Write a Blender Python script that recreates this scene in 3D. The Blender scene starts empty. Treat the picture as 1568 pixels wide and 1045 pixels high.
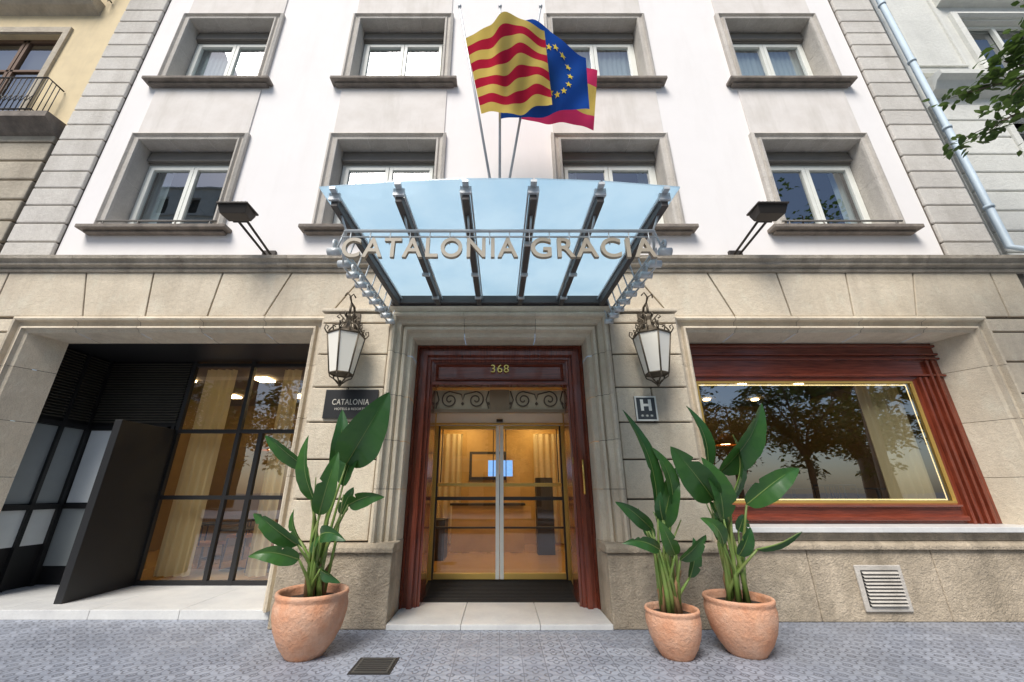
import bpy, math, random
from mathutils import Vector, Matrix
random.seed(7)
scene=bpy.context.scene
COL=scene.collection
# ------------------------------------------------------------------ mesh builder
class B:
    def __init__(s): s.v=[];s.f=[];s.m=[];s.s=[]
    def add(s,vs,fs,m=0,sm=False):
        o=len(s.v); s.v+= [tuple(p) for p in vs]
        for f in fs: s.f.append([i+o for i in f]); s.m.append(m); s.s.append(sm)
    def hexa(s,p,m=0): # p: 4 bottom ccw, 4 top ccw
        s.add(p,[(3,2,1,0),(4,5,6,7),(0,1,5,4),(1,2,6,5),(2,3,7,6),(3,0,4,7)],m)
    def box(s,x0,x1,y0,y1,z0,z1,m=0):
        s.hexa([(x0,y0,z0),(x1,y0,z0),(x1,y1,z0),(x0,y1,z0),(x0,y0,z1),(x1,y0,z1),(x1,y1,z1),(x0,y1,z1)],m)
    def quad(s,a,b,c,d,m=0): s.add([a,b,c,d],[(0,1,2,3)],m)
    def poly_x(s,prof,x0,x1,m=0):
        n=len(prof); vs=[(x0,y,z) for y,z in prof]+[(x1,y,z) for y,z in prof]
        fs=[(i,(i+1)%n,n+(i+1)%n,n+i) for i in range(n)]+[tuple(range(n-1,-1,-1)),tuple(range(n,2*n))]
        s.add(vs,fs,m)
    def prism_y(s,poly,y0,y1,m=0):
        n=len(poly); vs=[(x,y0,z) for x,z in poly]+[(x,y1,z) for x,z in poly]
        fs=[(i,n+i,n+(i+1)%n,(i+1)%n) for i in range(n)]+[tuple(range(n)),tuple(range(2*n-1,n-1,-1))]
        s.add(vs,fs,m)
    def tube(s,pts,r,n=8,m=0,cap=True):
        pts=[Vector(p) for p in pts]; k=len(pts)
        if not hasattr(r,'__len__'): r=[r]*k
        t0=(pts[1]-pts[0]).normalized()
        ref=Vector((0,0,1)) if abs(t0.z)<.9 else Vector((1,0,0))
        u=t0.cross(ref).normalized(); vs=[]
        for i,p in enumerate(pts):
            t=(pts[min(i+1,k-1)]-pts[max(i-1,0)])
            if t.length<1e-9: t=t0
            t=t.normalized(); u=(u-t*u.dot(t))
            if u.length<1e-6: u=t.orthogonal()
            u=u.normalized(); w=t.cross(u)
            for j in range(n):
                a=2*math.pi*j/n; vs.append(p+(u*math.cos(a)+w*math.sin(a))*r[i])
        fs=[]
        for i in range(k-1):
            for j in range(n):
                a=i*n+j; b=i*n+(j+1)%n; fs.append((a,b,b+n,a+n))
        if cap: fs.append(tuple(range(n-1,-1,-1))); fs.append(tuple(range((k-1)*n,k*n)))
        s.add(vs,fs,m,True)
    def lathe(s,prof,cx,cy,n=24,m=0,sm=True,wob=0,rot=0):
        vs=[];k=len(prof)
        for r,z in prof:
            for j in range(n):
                a=2*math.pi*j/n+rot; rr=r*(1+wob*math.sin(a*2+z*5))
                vs.append((cx+rr*math.cos(a),cy+rr*math.sin(a),z))
        fs=[]
        for i in range(k-1):
            for j in range(n):
                a=i*n+j;b=i*n+(j+1)%n; fs.append((a,b,b+n,a+n))
        s.add(vs,fs,m,sm)
    def wall(s,x0,x1,z0,z1,yf,yb,holes,m=0):
        xs=sorted({x0,x1}|{h[0] for h in holes}|{h[1] for h in holes})
        zs=sorted({z0,z1}|{h[2] for h in holes}|{h[3] for h in holes})
        def solid(i,j):
            if i<0 or j<0 or i>=len(xs)-1 or j>=len(zs)-1: return False
            cx=(xs[i]+xs[i+1])/2; cz=(zs[j]+zs[j+1])/2
            return not any(h[0]<cx<h[1] and h[2]<cz<h[3] for h in holes)
        for i in range(len(xs)-1):
            for j in range(len(zs)-1):
                if not solid(i,j): continue
                a,b,c,d=xs[i],xs[i+1],zs[j],zs[j+1]
                s.quad((a,yf,c),(b,yf,c),(b,yf,d),(a,yf,d),m)
                s.quad((a,yb,c),(a,yb,d),(b,yb,d),(b,yb,c),m)
                if not solid(i-1,j): s.quad((a,yf,c),(a,yf,d),(a,yb,d),(a,yb,c),m)
                if not solid(i+1,j): s.quad((b,yf,c),(b,yb,c),(b,yb,d),(b,yf,d),m)
                if not solid(i,j-1): s.quad((a,yf,c),(a,yb,c),(b,yb,c),(b,yf,c),m)
                if not solid(i,j+1): s.quad((a,yf,d),(b,yf,d),(b,yb,d),(a,yb,d),m)
    def ring(s,x0,x1,zb,z1,prof,m=0,closed=False):
        vs=[]
        for p in prof:
            dl,dr,dt,y=p[:4]; db=p[4] if len(p)>4 else (dt if closed else 0)
            vs+=[(x0+dl,y,zb+db),(x0+dl,y,z1-dt),(x1-dr,y,z1-dt),(x1-dr,y,zb+db)]
        fs=[]
        for i in range(len(prof)-1):
            for j in range(4 if closed else 3):
                a=i*4+j;b=i*4+(j+1)%4
                fs.append((a,a+4,b+4,b))
        s.add(vs,fs,m)
    def ringb(s,x0,x1,zb,z1,prof,hstep=.75,nt_=5,gap=.007,m=0):
        # same moulding cut into separate stone blocks
        n=len(prof)
        def strip(A,Bb):
            vs=A+Bb; s.add(vs,[(i,i+1,n+i+1,n+i) for i in range(n-1)],m)
        H_=z1-zb; k=max(1,round(H_/hstep)); st=H_/k
        for q in range(k):
            a=zb+q*st; last=(q==k-1); bz=a+st-gap
            strip([(x0+p[0],p[3],a) for p in prof],[(x0+p[0],p[3],(z1-p[2]) if last else bz) for p in prof])
            strip([(x1-p[1],p[3],(z1-p[2]) if last else bz) for p in prof],[(x1-p[1],p[3],a) for p in prof])
        W_=x1-x0
        for q in range(nt_):
            xa=x0+W_*q/nt_+gap; xb=x0+W_*(q+1)/nt_
            strip([((x0+p[0]) if q==0 else xa,p[3],z1-p[2]) for p in prof],[((x1-p[1]) if q==nt_-1 else xb,p[3],z1-p[2]) for p in prof])
    def obj(s,name,mats,parent=None,bevel=0,data_only=False):
        me=bpy.data.meshes.new(name); me.from_pydata(s.v,[],s.f)
        for mt in mats: me.materials.append(mt)
        me.polygons.foreach_set('material_index',s.m)
        me.polygons.foreach_set('use_smooth',s.s)
        me.update()
        if data_only: return me
        o=bpy.data.objects.new(name,me); COL.objects.link(o)
        if parent: o.parent=parent
        if bevel:
            md=o.modifiers.new('bevel','BEVEL'); md.width=bevel; md.segments=2; md.limit_method='ANGLE'; md.angle_limit=.6
        return o
def empty(name,loc=(0,0,0)):
    e=bpy.data.objects.new(name,None); COL.objects.link(e); e.location=loc; e.empty_display_size=.2; return e
# ------------------------------------------------------------------ materials
def nt(name):
    m=bpy.data.materials.new(name); m.use_nodes=True; t=m.node_tree; t.nodes.clear()
    out=t.nodes.new('ShaderNodeOutputMaterial'); return m,t,out
def N(t,typ,**k):
    n=t.nodes.new(typ)
    for a,b in k.items(): setattr(n,a,b)
    return n
def math_(t,op,a,b=None,c=None):
    n=t.nodes.new('ShaderNodeMath'); n.operation=op
    for i,x in enumerate((a,b,c)):
        if x is None: continue
        if isinstance(x,(int,float)): n.inputs[i].default_value=x
        else: t.links.new(x,n.inputs[i])
    return n.outputs[0]
def mixc(t,fac,a,b,mode='MIX'):
    n=t.nodes.new('ShaderNodeMix'); n.data_type='RGBA'; n.blend_type=mode
    for sock,x in ((n.inputs[0],fac),(n.inputs[6],a),(n.inputs[7],b)):
        if isinstance(x,(int,float)): sock.default_value=x
        elif isinstance(x,tuple): sock.default_value=(*x[:3],1)
        else: t.links.new(x,sock)
    return n.outputs[2]
def ramp(t,x,a,b):
    n=t.nodes.new('ShaderNodeMapRange'); n.inputs[1].default_value=a; n.inputs[2].default_value=b
    t.links.new(x,n.inputs[0]); return n.outputs[0]
def noise(t,scale,detail=5,stretch=(1,1,1),rough=.6):
    tc=N(t,'ShaderNodeTexCoord'); mp=N(t,'ShaderNodeMapping'); mp.inputs['Scale'].default_value=stretch
    t.links.new(tc.outputs['Object'],mp.inputs[0])
    n=N(t,'ShaderNodeTexNoise'); n.inputs['Scale'].default_value=scale; n.inputs['Detail'].default_value=detail; n.inputs['Roughness'].default_value=rough
    t.links.new(mp.outputs[0],n.inputs['Vector']); return n.outputs['Fac']
def mat(name,col,rough=.6,dark=None,scale=3,amt=.35,stain=0,speck=0,bump=0,bscale=60,metal=0,island=0,spec=.5,stretch=(1,1,1),stain_col=(.09,.075,.06),coat=0,mott=0,pale=0):
    m,t,out=nt(name); p=N(t,'ShaderNodeBsdfPrincipled'); t.links.new(p.outputs[0],out.inputs[0])
    p.inputs['Roughness'].default_value=rough; p.inputs['Metallic'].default_value=metal
    p.inputs['Specular IOR Level'].default_value=spec; p.inputs['Coat Weight'].default_value=coat; p.inputs['Coat Roughness'].default_value=.08
    c=col
    dk=dark or tuple(x*.65 for x in col)
    f=ramp(t,noise(t,scale,6,stretch),.38,.68)
    c=mixc(t,math_(t,'MULTIPLY',f,amt),c,dk)
    if mott:
        f4=ramp(t,noise(t,scale*9,6,(1,1,1),.75),.42,.66)
        c=mixc(t,math_(t,'MULTIPLY',f4,mott),c,tuple(x*.55 for x in col))
    if pale:
        f5=ramp(t,noise(t,scale*2.3,5,(1.3,1,.7),.7),.52,.70)
        c=mixc(t,math_(t,'MULTIPLY',f5,pale),c,tuple(min(.85,x*1.35+.03) for x in col))
    if stain:
        f2=ramp(t,noise(t,2.2,5,(1,1,.16),.65),.5,.75)
        c=mixc(t,math_(t,'MULTIPLY',f2,stain),c,stain_col)
    if speck:
        f3=ramp(t,noise(t,90,2),.5,.75)
        c=mixc(t,math_(t,'MULTIPLY',f3,speck),c,tuple(x*.4 for x in col))
    if island:
        g=N(t,'ShaderNodeNewGeometry'); r=g.outputs['Random Per Island']
        v=math_(t,'MULTIPLY_ADD',r,island,1-island/2)
        h=N(t,'ShaderNodeHueSaturation'); t.links.new(v,h.inputs['Value'])
        if isinstance(c,tuple): h.inputs['Color'].default_value=(*c,1)
        else: t.links.new(c,h.inputs['Color'])
        c=h.outputs[0]
    t.links.new(c,p.inputs['Base Color'])
    if bump:
        bn=N(t,'ShaderNodeBump'); bn.inputs['Strength'].default_value=min(1,bump*1.6); bn.inputs['Distance'].default_value=.02
        hh=noise(t,bscale,6,(1,1,1),.7)
        if mott: hh=math_(t,'ADD',hh,math_(t,'MULTIPLY',noise(t,bscale*.25,5),1.5))
        t.links.new(hh,bn.inputs['Height']); t.links.new(bn.outputs[0],p.inputs['Normal'])
    return m
def emit(name,col,s):
    m,t,out=nt(name); e=N(t,'ShaderNodeEmission'); e.inputs[0].default_value=(*col,1); e.inputs[1].default_value=s
    t.links.new(e.outputs[0],out.inputs[0]); return m
def glass(name,base=.1,tint=(.85,.9,.9),rough=.0,gain=.8,wav=.06):
    m,t,out=nt(name); tr=N(t,'ShaderNodeBsdfTransparent'); tr.inputs[0].default_value=(*tint,1)
    g=N(t,'ShaderNodeBsdfGlossy'); g.inputs['Roughness'].default_value=rough; g.inputs['Color'].default_value=(.95,.97,1,1)
    lw=N(t,'ShaderNodeLayerWeight'); lw.inputs[0].default_value=.5
    f=math_(t,'POWER',lw.outputs['Facing'],3.0); f=math_(t,'MULTIPLY_ADD',f,gain,base)
    bn=N(t,'ShaderNodeBump'); bn.inputs['Strength'].default_value=wav; bn.inputs['Distance'].default_value=.02
    t.links.new(noise(t,1.3,1),bn.inputs['Height']); t.links.new(bn.outputs[0],g.inputs['Normal'])
    mx=N(t,'ShaderNodeMixShader'); t.links.new(f,mx.inputs[0]); t.links.new(tr.outputs[0],mx.inputs[1]); t.links.new(g.outputs[0],mx.inputs[2])
    t.links.new(mx.outputs[0],out.inputs[0]); return m
def cloth(name,col,trans=.5):
    m,t,out=nt(name); d=N(t,'ShaderNodeBsdfDiffuse'); r=N(t,'ShaderNodeBsdfTranslucent')
    c=mixc(t,math_(t,'MULTIPLY',noise(t,40,3),.25),col,tuple(x*.75 for x in col))
    t.links.new(c,d.inputs[0]); t.links.new(c,r.inputs[0])
    mx=N(t,'ShaderNodeMixShader'); mx.inputs[0].default_value=trans
    t.links.new(d.outputs[0],mx.inputs[1]); t.links.new(r.outputs[0],mx.inputs[2]); t.links.new(mx.outputs[0],out.inputs[0]); return m

M={}
M['white']=mat('white_render',(.88,.85,.835),.85,dark=(.81,.78,.765),scale=1.2,amt=.3,stain=.14,stain_col=(.6,.55,.5),bump=.10,bscale=90)
M['apron']=mat('apron_render',(.78,.735,.695),.85,dark=(.66,.61,.56),scale=2.5,amt=.6,stain=.5,stain_col=(.5,.46,.40),bump=.12)
M['stone']=mat('limestone',(.74,.645,.50),.8,dark=(.60,.51,.38),scale=1.4,amt=.7,stain=.42,stain_col=(.36,.29,.21),speck=.35,bump=.32,island=.16,mott=.22,pale=.25)
M['stoneg']=mat('window_stone',(.62,.58,.525),.8,dark=(.50,.46,.41),scale=3,amt=.6,stain=.45,stain_col=(.27,.24,.2),speck=.3,bump=.3,island=.1,mott=.25)
M['quoin']=mat('quoin_stone',(.70,.665,.61),.85,dark=(.56,.52,.47),scale=2.5,amt=.6,stain=.45,stain_col=(.36,.33,.28),speck=.3,bump=.3,island=.14,mott=.22)
M['sill']=mat('sill_stone',(.31,.265,.22),.8,dark=(.15,.125,.11),scale=5,amt=.8,stain=.4,speck=.3,bump=.4,mott=.4)
M['plinth']=mat('plinth_stone',(.60,.50,.375),.85,dark=(.36,.295,.21),scale=1.4,amt=.85,stain=.65,stain_col=(.18,.15,.11),speck=.55,bump=.6,bscale=40,island=.16,mott=.45,pale=.45)
M['groove']=mat('stone_joint',(.15,.125,.10),.9)
M['wood']=mat('mahogany',(.22,.046,.022),.27,dark=(.085,.016,.008),scale=7,amt=.85,stretch=(6,1,.4),coat=.5)
M['woodh']=mat('mahogany_rail',(.22,.046,.022),.27,dark=(.085,.016,.008),scale=7,amt=.85,stretch=(.4,1,6),coat=.5)
M['marble']=mat('marble',(.72,.72,.70),.35,dark=(.56,.56,.56),scale=3,amt=.6,bump=.05,mott=.15)
M['black']=mat('black_metal',(.014,.014,.015),.45,amt=.3)
M['dark']=mat('dark_bronze',(.045,.038,.033),.5,metal=.3)
M['iron']=mat('wrought_iron',(.05,.047,.045),.55,metal=.5)
M['beam']=mat('canopy_beam_paint',(.085,.075,.07),.55,amt=.4)
M['steel']=mat('painted_steel',(.62,.65,.66),.4,metal=.2)
M['sash']=mat('white_sash',(.80,.81,.75),.45,amt=.2)
M['shutter']=mat('shutter_box',(.20,.185,.165),.6)
M['brass']=mat('brass',(.72,.47,.13),.25,metal=.9,amt=.3)
M['brassp']=mat('brass_trim',(.66,.44,.12),.35,metal=.5,amt=.2)
M['glass']=glass('window_glass',.30,(.84,.86,.85),wav=.07)
M['glassu']=glass('upper_window_glass',.27,(.74,.80,.80),gain=.35)
M['glassd']=glass('door_glass',.10,(.95,.95,.93))
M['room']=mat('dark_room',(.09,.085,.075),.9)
M['ochre']=mat('lobby_wall',(.58,.37,.11),.6,scale=2,amt=.5)
M['lobbyf']=mat('lobby_floor',(.5,.30,.09),.15,scale=2,amt=.3)
M['ceil']=mat('lobby_ceiling',(.6,.5,.3),.8)
M['curtain']=cloth('curtain_cloth',(.74,.63,.38),.35)
M['curtw']=cloth('white_curtain',(.80,.86,.88),.3)
M['frost']=mat('frosted_panel',(.78,.82,.82),.3,amt=.2)
M['frostd']=mat('grey_panel',(.30,.33,.335),.3,amt=.2)
M['lampglow']=emit('ceiling_light',(1,.72,.36),26)
M['strip']=emit('light_strip',(1,.75,.35),2.2)
M['screen']=emit('screen',(.25,.5,1),1.3)
M['mat']=mat('entrance_mat',(.05,.045,.04),.95,scale=20,bump=.8,bscale=200)
M['letter']=mat('letter_metal',(.40,.35,.27),.4,amt=.1)
M['letterl']=mat('plaque_letter',(.66,.62,.53),.4,amt=.1)
M['cream']=mat('cream_render',(.78,.64,.40),.85,dark=(.60,.48,.30),scale=1.5,amt=.5,stain=.35,stain_col=(.42,.35,.23),bump=.2)
M['cstone']=mat('neighbour_stone',(.60,.53,.42),.85,dark=(.42,.36,.28),scale=2,amt=.7,stain=.5,bump=.4,island=.18,stain_col=(.24,.2,.15),mott=.3)
M['gstone']=mat('pale_grey_stone',(.76,.76,.71),.85,dark=(.62,.62,.58),scale=2,amt=.5,stain=.3,stain_col=(.42,.42,.4),bump=.3,island=.1,mott=.15)
M['pipe']=mat('pipe_paint',(.50,.60,.68),.5,amt=.3)
M['terra']=mat('terracotta',(.70,.33,.185),.85,dark=(.74,.47,.33),scale=4,amt=.95,stain=.4,stain_col=(.36,.13,.06),bump=.35,bscale=30,mott=.18,pale=.3)
M['soil']=mat('soil',(.05,.035,.025),.95,bump=1,bscale=60)
M['bark']=mat('bark',(.14,.11,.085),.9,dark=(.07,.055,.04),scale=8,amt=.8,bump=.6,bscale=20,stretch=(1,1,.3))
M['stem']=mat('leaf_stem',(.15,.25,.05),.45,dark=(.22,.19,.08),scale=9,amt=.5)
M['dead']=mat('dry_sheath',(.26,.15,.07),.8)
def leafmat(name,col,dark,trans,rough=.35,isl=.5,veins=False):
    m,t,out=nt(name); p=N(t,'ShaderNodeBsdfPrincipled'); p.inputs['Roughness'].default_value=rough
    g=N(t,'ShaderNodeNewGeometry'); c=mixc(t,math_(t,'MULTIPLY',g.outputs['Random Per Island'],isl),col,dark)
    c=mixc(t,math_(t,'MULTIPLY',ramp(t,noise(t,9,3),.4,.7),.4),c,dark)
    t.links.new(c,p.inputs['Base Color']); r=N(t,'ShaderNodeBsdfTranslucent'); 
    c2=mixc(t,.5,c,(col[0]*1.6,col[1]*1.5,col[2])); t.links.new(c2,r.inputs[0])
    mx=N(t,'ShaderNodeMixShader'); mx.inputs[0].default_value=trans
    t.links.new(p.outputs[0],mx.inputs[1]); t.links.new(r.outputs[0],mx.inputs[2]); t.links.new(mx.outputs[0],out.inputs[0]); return m
M['pleaf']=leafmat('paradise_leaf',(.07,.18,.035),(.018,.075,.03),.25,.25,.8)
M['tleaf']=leafmat('tree_leaf',(.075,.13,.03),(.025,.06,.015),.35,.5,.9)
m,t,out=nt('canopy_frosted_glass'); d=N(t,'ShaderNodeBsdfDiffuse'); r=N(t,'ShaderNodeBsdfTranslucent'); g=N(t,'ShaderNodeBsdfGlossy'); g.inputs['Roughness'].default_value=.15
cc=mixc(t,ramp(t,noise(t,1.5,4),.4,.7),(.66,.79,.87),(.58,.73,.83)); t.links.new(cc,d.inputs[0]); t.links.new(cc,r.inputs[0])
a=N(t,'ShaderNodeMixShader'); a.inputs[0].default_value=.85; t.links.new(d.outputs[0],a.inputs[1]); t.links.new(r.outputs[0],a.inputs[2])
b_=N(t,'ShaderNodeMixShader'); b_.inputs[0].default_value=.06; t.links.new(a.outputs[0],b_.inputs[1]); t.links.new(g.outputs[0],b_.inputs[2])
tr=N(t,'ShaderNodeBsdfTransparent'); tr.inputs[0].default_value=(.85,.95,1,1)
c_=N(t,'ShaderNodeMixShader'); c_.inputs[0].default_value=.10; t.links.new(b_.outputs[0],c_.inputs[1]); t.links.new(tr.outputs[0],c_.inputs[2])
t.links.new(c_.outputs[0],out.inputs[0]); M['cglass']=m
m,t,out=nt('lantern_glass'); p=N(t,'ShaderNodeBsdfPrincipled'); p.inputs['Base Color'].default_value=(.90,.86,.76,1); p.inputs['Roughness'].default_value=.25
t.links.new(p.outputs[0],out.inputs[0]); M['lglass']=m
# panot pavement tiles
m,t,out=nt('panot_tiles'); p=N(t,'ShaderNodeBsdfPrincipled'); t.links.new(p.outputs[0],out.inputs[0])
tc=N(t,'ShaderNodeTexCoord'); sp=N(t,'ShaderNodeSeparateXYZ'); t.links.new(tc.outputs['Object'],sp.inputs[0])
S=4.4
fx=math_(t,'FRACT',math_(t,'MULTIPLY',sp.outputs[0],S)); fy=math_(t,'FRACT',math_(t,'MULTIPLY',sp.outputs[1],S))
ax=math_(t,'ABSOLUTE',math_(t,'SUBTRACT',fx,.5)); ay=math_(t,'ABSOLUTE',math_(t,'SUBTRACT',fy,.5))
rr=math_(t,'SQRT',math_(t,'ADD',math_(t,'MULTIPLY',ax,ax),math_(t,'MULTIPLY',ay,ay)))
def below(x,lim,w=.02): # soft step: 1 when x<lim
    n=N(t,'ShaderNodeMapRange'); n.inputs[1].default_value=lim-w; n.inputs[2].default_value=lim+w; n.inputs[3].default_value=1; n.inputs[4].default_value=0
    t.links.new(x,n.inputs[0]); return n.outputs[0]
joint=math_(t,'GREATER_THAN',math_(t,'MAXIMUM',ax,ay),.48)
ang=math_(t,'ARCTAN2',math_(t,'SUBTRACT',fy,.5),math_(t,'SUBTRACT',fx,.5))
pet=math_(t,'MULTIPLY_ADD',math_(t,'COSINE',math_(t,'MULTIPLY',ang,4)),.085,.27)
flower=below(math_(t,'ABSOLUTE',math_(t,'SUBTRACT',rr,pet)),.045)
core=below(rr,.085)
cx_=math_(t,'SUBTRACT',.5,ax); cy_=math_(t,'SUBTRACT',.5,ay)
rc=math_(t,'SQRT',math_(t,'ADD',math_(t,'MULTIPLY',cx_,cx_),math_(t,'MULTIPLY',cy_,cy_)))
ring4=below(math_(t,'ABSOLUTE',math_(t,'SUBTRACT',rc,.15)),.035)
pat=math_(t,'MAXIMUM',math_(t,'MAXIMUM',core,flower),math_(t,'MAXIMUM',ring4,joint))
wn=N(t,'ShaderNodeTexWhiteNoise'); wn.noise_dimensions='2D'; cmb=N(t,'ShaderNodeCombineXYZ')
t.links.new(math_(t,'FLOOR',math_(t,'MULTIPLY',sp.outputs[0],S)),cmb.inputs[0]); t.links.new(math_(t,'FLOOR',math_(t,'MULTIPLY',sp.outputs[1],S)),cmb.inputs[1]); t.links.new(cmb.outputs[0],wn.inputs['Vector'])
base=mixc(t,wn.outputs[0],(.36,.39,.46),(.26,.285,.345))
base=mixc(t,math_(t,'MULTIPLY',ramp(t,noise(t,.9,6),.4,.7),.6),base,(.22,.235,.27))
wear=math_(t,'MULTIPLY_ADD',ramp(t,noise(t,1.1,4),.35,.65),.4,.45)
base=mixc(t,math_(t,'MULTIPLY',pat,wear),base,(.085,.09,.11))
base=mixc(t,math_(t,'MULTIPLY',ramp(t,noise(t,5,5,(1,1,1),.75),.55,.72),.35),base,(.12,.12,.13))
t.links.new(base,p.inputs['Base Color']); p.inputs['Roughness'].default_value=.45
bn=N(t,'ShaderNodeBump'); bn.invert=True; bn.inputs['Strength'].default_value=.6; bn.inputs['Distance'].default_value=.006
t.links.new(pat,bn.inputs['Height']); t.links.new(bn.outputs[0],p.inputs['Normal']); M['panot']=m
M['asphalt']=mat('asphalt',(.055,.055,.058),.85,scale=2,bump=.5,bscale=150)
M['kerb']=mat('kerb_stone',(.3,.3,.3),.8,speck=.4)
M['ground']=mat('ground',(.12,.12,.12),.9)
# ------------------------------------------------------------------ ground
b=B(); b.quad((-300,-300,-.15),(300,-300,-.15),(300,300,-.15),(-300,300,-.15)); b.obj('ground',[M['ground']])
b=B(); b.box(-80,80,-2.0,12,-.14,0); b.obj('pavement',[M['panot']])
b=B(); b.box(-80,80,-2.2,-2.003,-.14,.002); b.obj('kerb',[M['kerb']],bevel=.01)
b=B(); b.quad((-80,-11,-.14),(80,-11,-.14),(80,-2.2,-.14),(-80,-2.2,-.14)); b.obj('road',[M['asphalt']])
b=B(); b.box(-80,80,-22,-11,-.14,0); b.obj('far_pavement',[M['panot']])
b=B(); b.box(-1.42,-1.02,4.55,4.95,-.02,.004,0); b.box(-1.39,-1.05,4.58,4.92,.0,.010,1)
for i in range(7):
    b.box(-1.37,-1.07,4.60+i*.045,4.615+i*.045,.01,.015,0)
b.obj('manhole_cover',[M['iron'],mat('cover_iron',(.09,.085,.075),.7,metal=.2)])
# ------------------------------------------------------------------ hotel building
H=empty('hotel_building')
CX=[-6.42,-2.32,2.28,6.42]
ROWS=[(6.20,8.57),(10.08,12.40),(13.95,16.3)]
holes=[]
for c in CX:
    for zs,zt in ROWS: holes.append((c-1.04,c+1.04,zs,zt-.16))
b=B(); b.wall(-8.17,8.17,5.46,18,6.30,6.5,holes); b.obj('white_upper_wall',[M['white']],H)
b=B()
for c in CX:
    for i in (1,2):
        zs=ROWS[i][0]; b.box(c-1.16,c+1.16,6.27,6.30,ROWS[i-1][1]+.02,zs-.2,0)
b.obj('apron_panels',[M['apron']],H,bevel=.008)
def curtain(bb,x0,x1,z0,z1,y,amp=.03,per=.12,m=0):
    n=max(4,int((x1-x0)/per*6)); vs=[];fs=[]
    for i in range(n+1):
        x=x0+(x1-x0)*i/n; a=2*math.pi*(x-x0)/per
        dy=amp*math.sin(a+.8*math.sin(a*.23))
        vs+=[(x,y+dy,z0),(x,y+dy*.7,z1)]
    for i in range(n): fs.append((2*i,2*i+2,2*i+3,2*i+1))
    bb.add(vs,fs,m,True)
b=B(); bs=B(); bw=B(); bg=B(); br=B(); bc=B(); bsh=B()
wp=[(0,6.3),(0,6.22),(.05,6.19),(.075,6.235),(.13,6.25),(.15,6.205),(.19,6.215),(.2,6.25),(.2,6.74)]
for ci,c in enumerate(CX):
    for ri,(zs,zt) in enumerate(ROWS):
        b.ringb(c-1.21,c+1.21,zs,zt,[(d,d,d,y) for d,y in wp],1.2,3,.004)
        b.box(c-1.0,c+1.0,6.3,6.75,zs-.06,zs-.004)
        bs.box(c-1.38,c+1.38,6.09,6.3,zs-.075,zs); bs.box(c-1.30,c+1.30,6.18,6.3,zs-.125,zs-.077)
        zz=zt-.21
        for k in range(4): bsh.box(c-.995,c+.995,6.50+.008*k,6.74,zz-.27+.065*k,zz-.27+.065*k+.055,0)
        bsh.box(c-.995,c+.995,6.56,6.75,zz-.3,zz-.002,0)
        zf=zz-.30
        x0,x1=c-1.0,c+1.0; y0,y1=6.60,6.68
        bw.box(x0,x0+.07,y0,y1,zs,zf); bw.box(x1-.07,x1,y0,y1,zs,zf); bw.box(x0+.07,x1-.07,y0,y1,zf-.07,zf); bw.box(x0+.07,x1-.07,y0,y1,zs,zs+.07)
        for sx0,sx1 in ((x0+.08,c-.005),(c+.005,x1-.08)):
            w=.075; yy0,yy1=6.57,6.65
            bw.box(sx0,sx0+w,yy0,yy1,zs+.08,zf-.08); bw.box(sx1-w,sx1,yy0,yy1,zs+.08,zf-.08)
            bw.box(sx0+w,sx1-w,yy0,yy1,zf-.08-w,zf-.08); bw.box(sx0+w,sx1-w,yy0,yy1,zs+.08,zs+.08+w)
            dy=random.uniform(-.006,.006)
            bg.quad((sx0+w,6.615,zs+.15),(sx1-w,6.615+dy,zs+.15),(sx1-w,6.615+dy,zf-.15),(sx0+w,6.615,zf-.15))
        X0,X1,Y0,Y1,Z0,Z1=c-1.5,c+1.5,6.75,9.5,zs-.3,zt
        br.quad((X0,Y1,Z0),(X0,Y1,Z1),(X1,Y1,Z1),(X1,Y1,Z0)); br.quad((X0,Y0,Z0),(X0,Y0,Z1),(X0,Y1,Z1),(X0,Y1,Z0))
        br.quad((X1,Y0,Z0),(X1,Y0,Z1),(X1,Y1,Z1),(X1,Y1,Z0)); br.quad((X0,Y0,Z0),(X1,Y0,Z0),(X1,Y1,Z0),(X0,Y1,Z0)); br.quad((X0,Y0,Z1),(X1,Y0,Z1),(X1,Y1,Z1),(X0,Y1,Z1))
        if ri==1: 
            curtain(bc,c-.98,c+ (.98 if ci in (2,3) else .75),zs,zf,6.74,.02)
        elif ri==0:
            curtain(bc,c-.98,c-.62,zs,zf,6.82); curtain(bc,c+.7,c+.98,zs,zf,6.82)
        else: curtain(bc,c-.98,c+.98,zs,zf,6.9)
        if ri==0 and ci in(0,3):
            bsh.tube([(c-1.12,6.19,zs+.13),(c+1.12,6.19,zs+.13)],.018,8,0)
            for q in (-1.0,-.35,.35,1.0): bsh.tube([(c+q,6.19,zs),(c+q,6.19,zs+.13)],.013,6,0)
b.obj('window_surrounds',[M['stoneg']],H); bs.obj('window_sills',[M['sill']],H,bevel=.012)
bw.obj('window_sashes',[M['sash']],H,bevel=.006); bg.obj('window_panes',[M['glassu']],H)
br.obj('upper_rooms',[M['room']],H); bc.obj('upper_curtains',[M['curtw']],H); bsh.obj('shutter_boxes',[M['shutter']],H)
b=B()
for sx in (-1,1):
    a0,a1=(8.19,9.12); z=5.5
    xa,xb=(a0,a1) if sx>0 else (-a1,-a0)
    b.box(xa-.01,xb,6.30,6.6,5.46,18,1)
    while z<18:
        b.box(xa,xb,6.235,6.305,z,z+.39,0); z+=.415
b.obj('quoins',[M['quoin'],M['groove']],H,bevel=.018)
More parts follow.
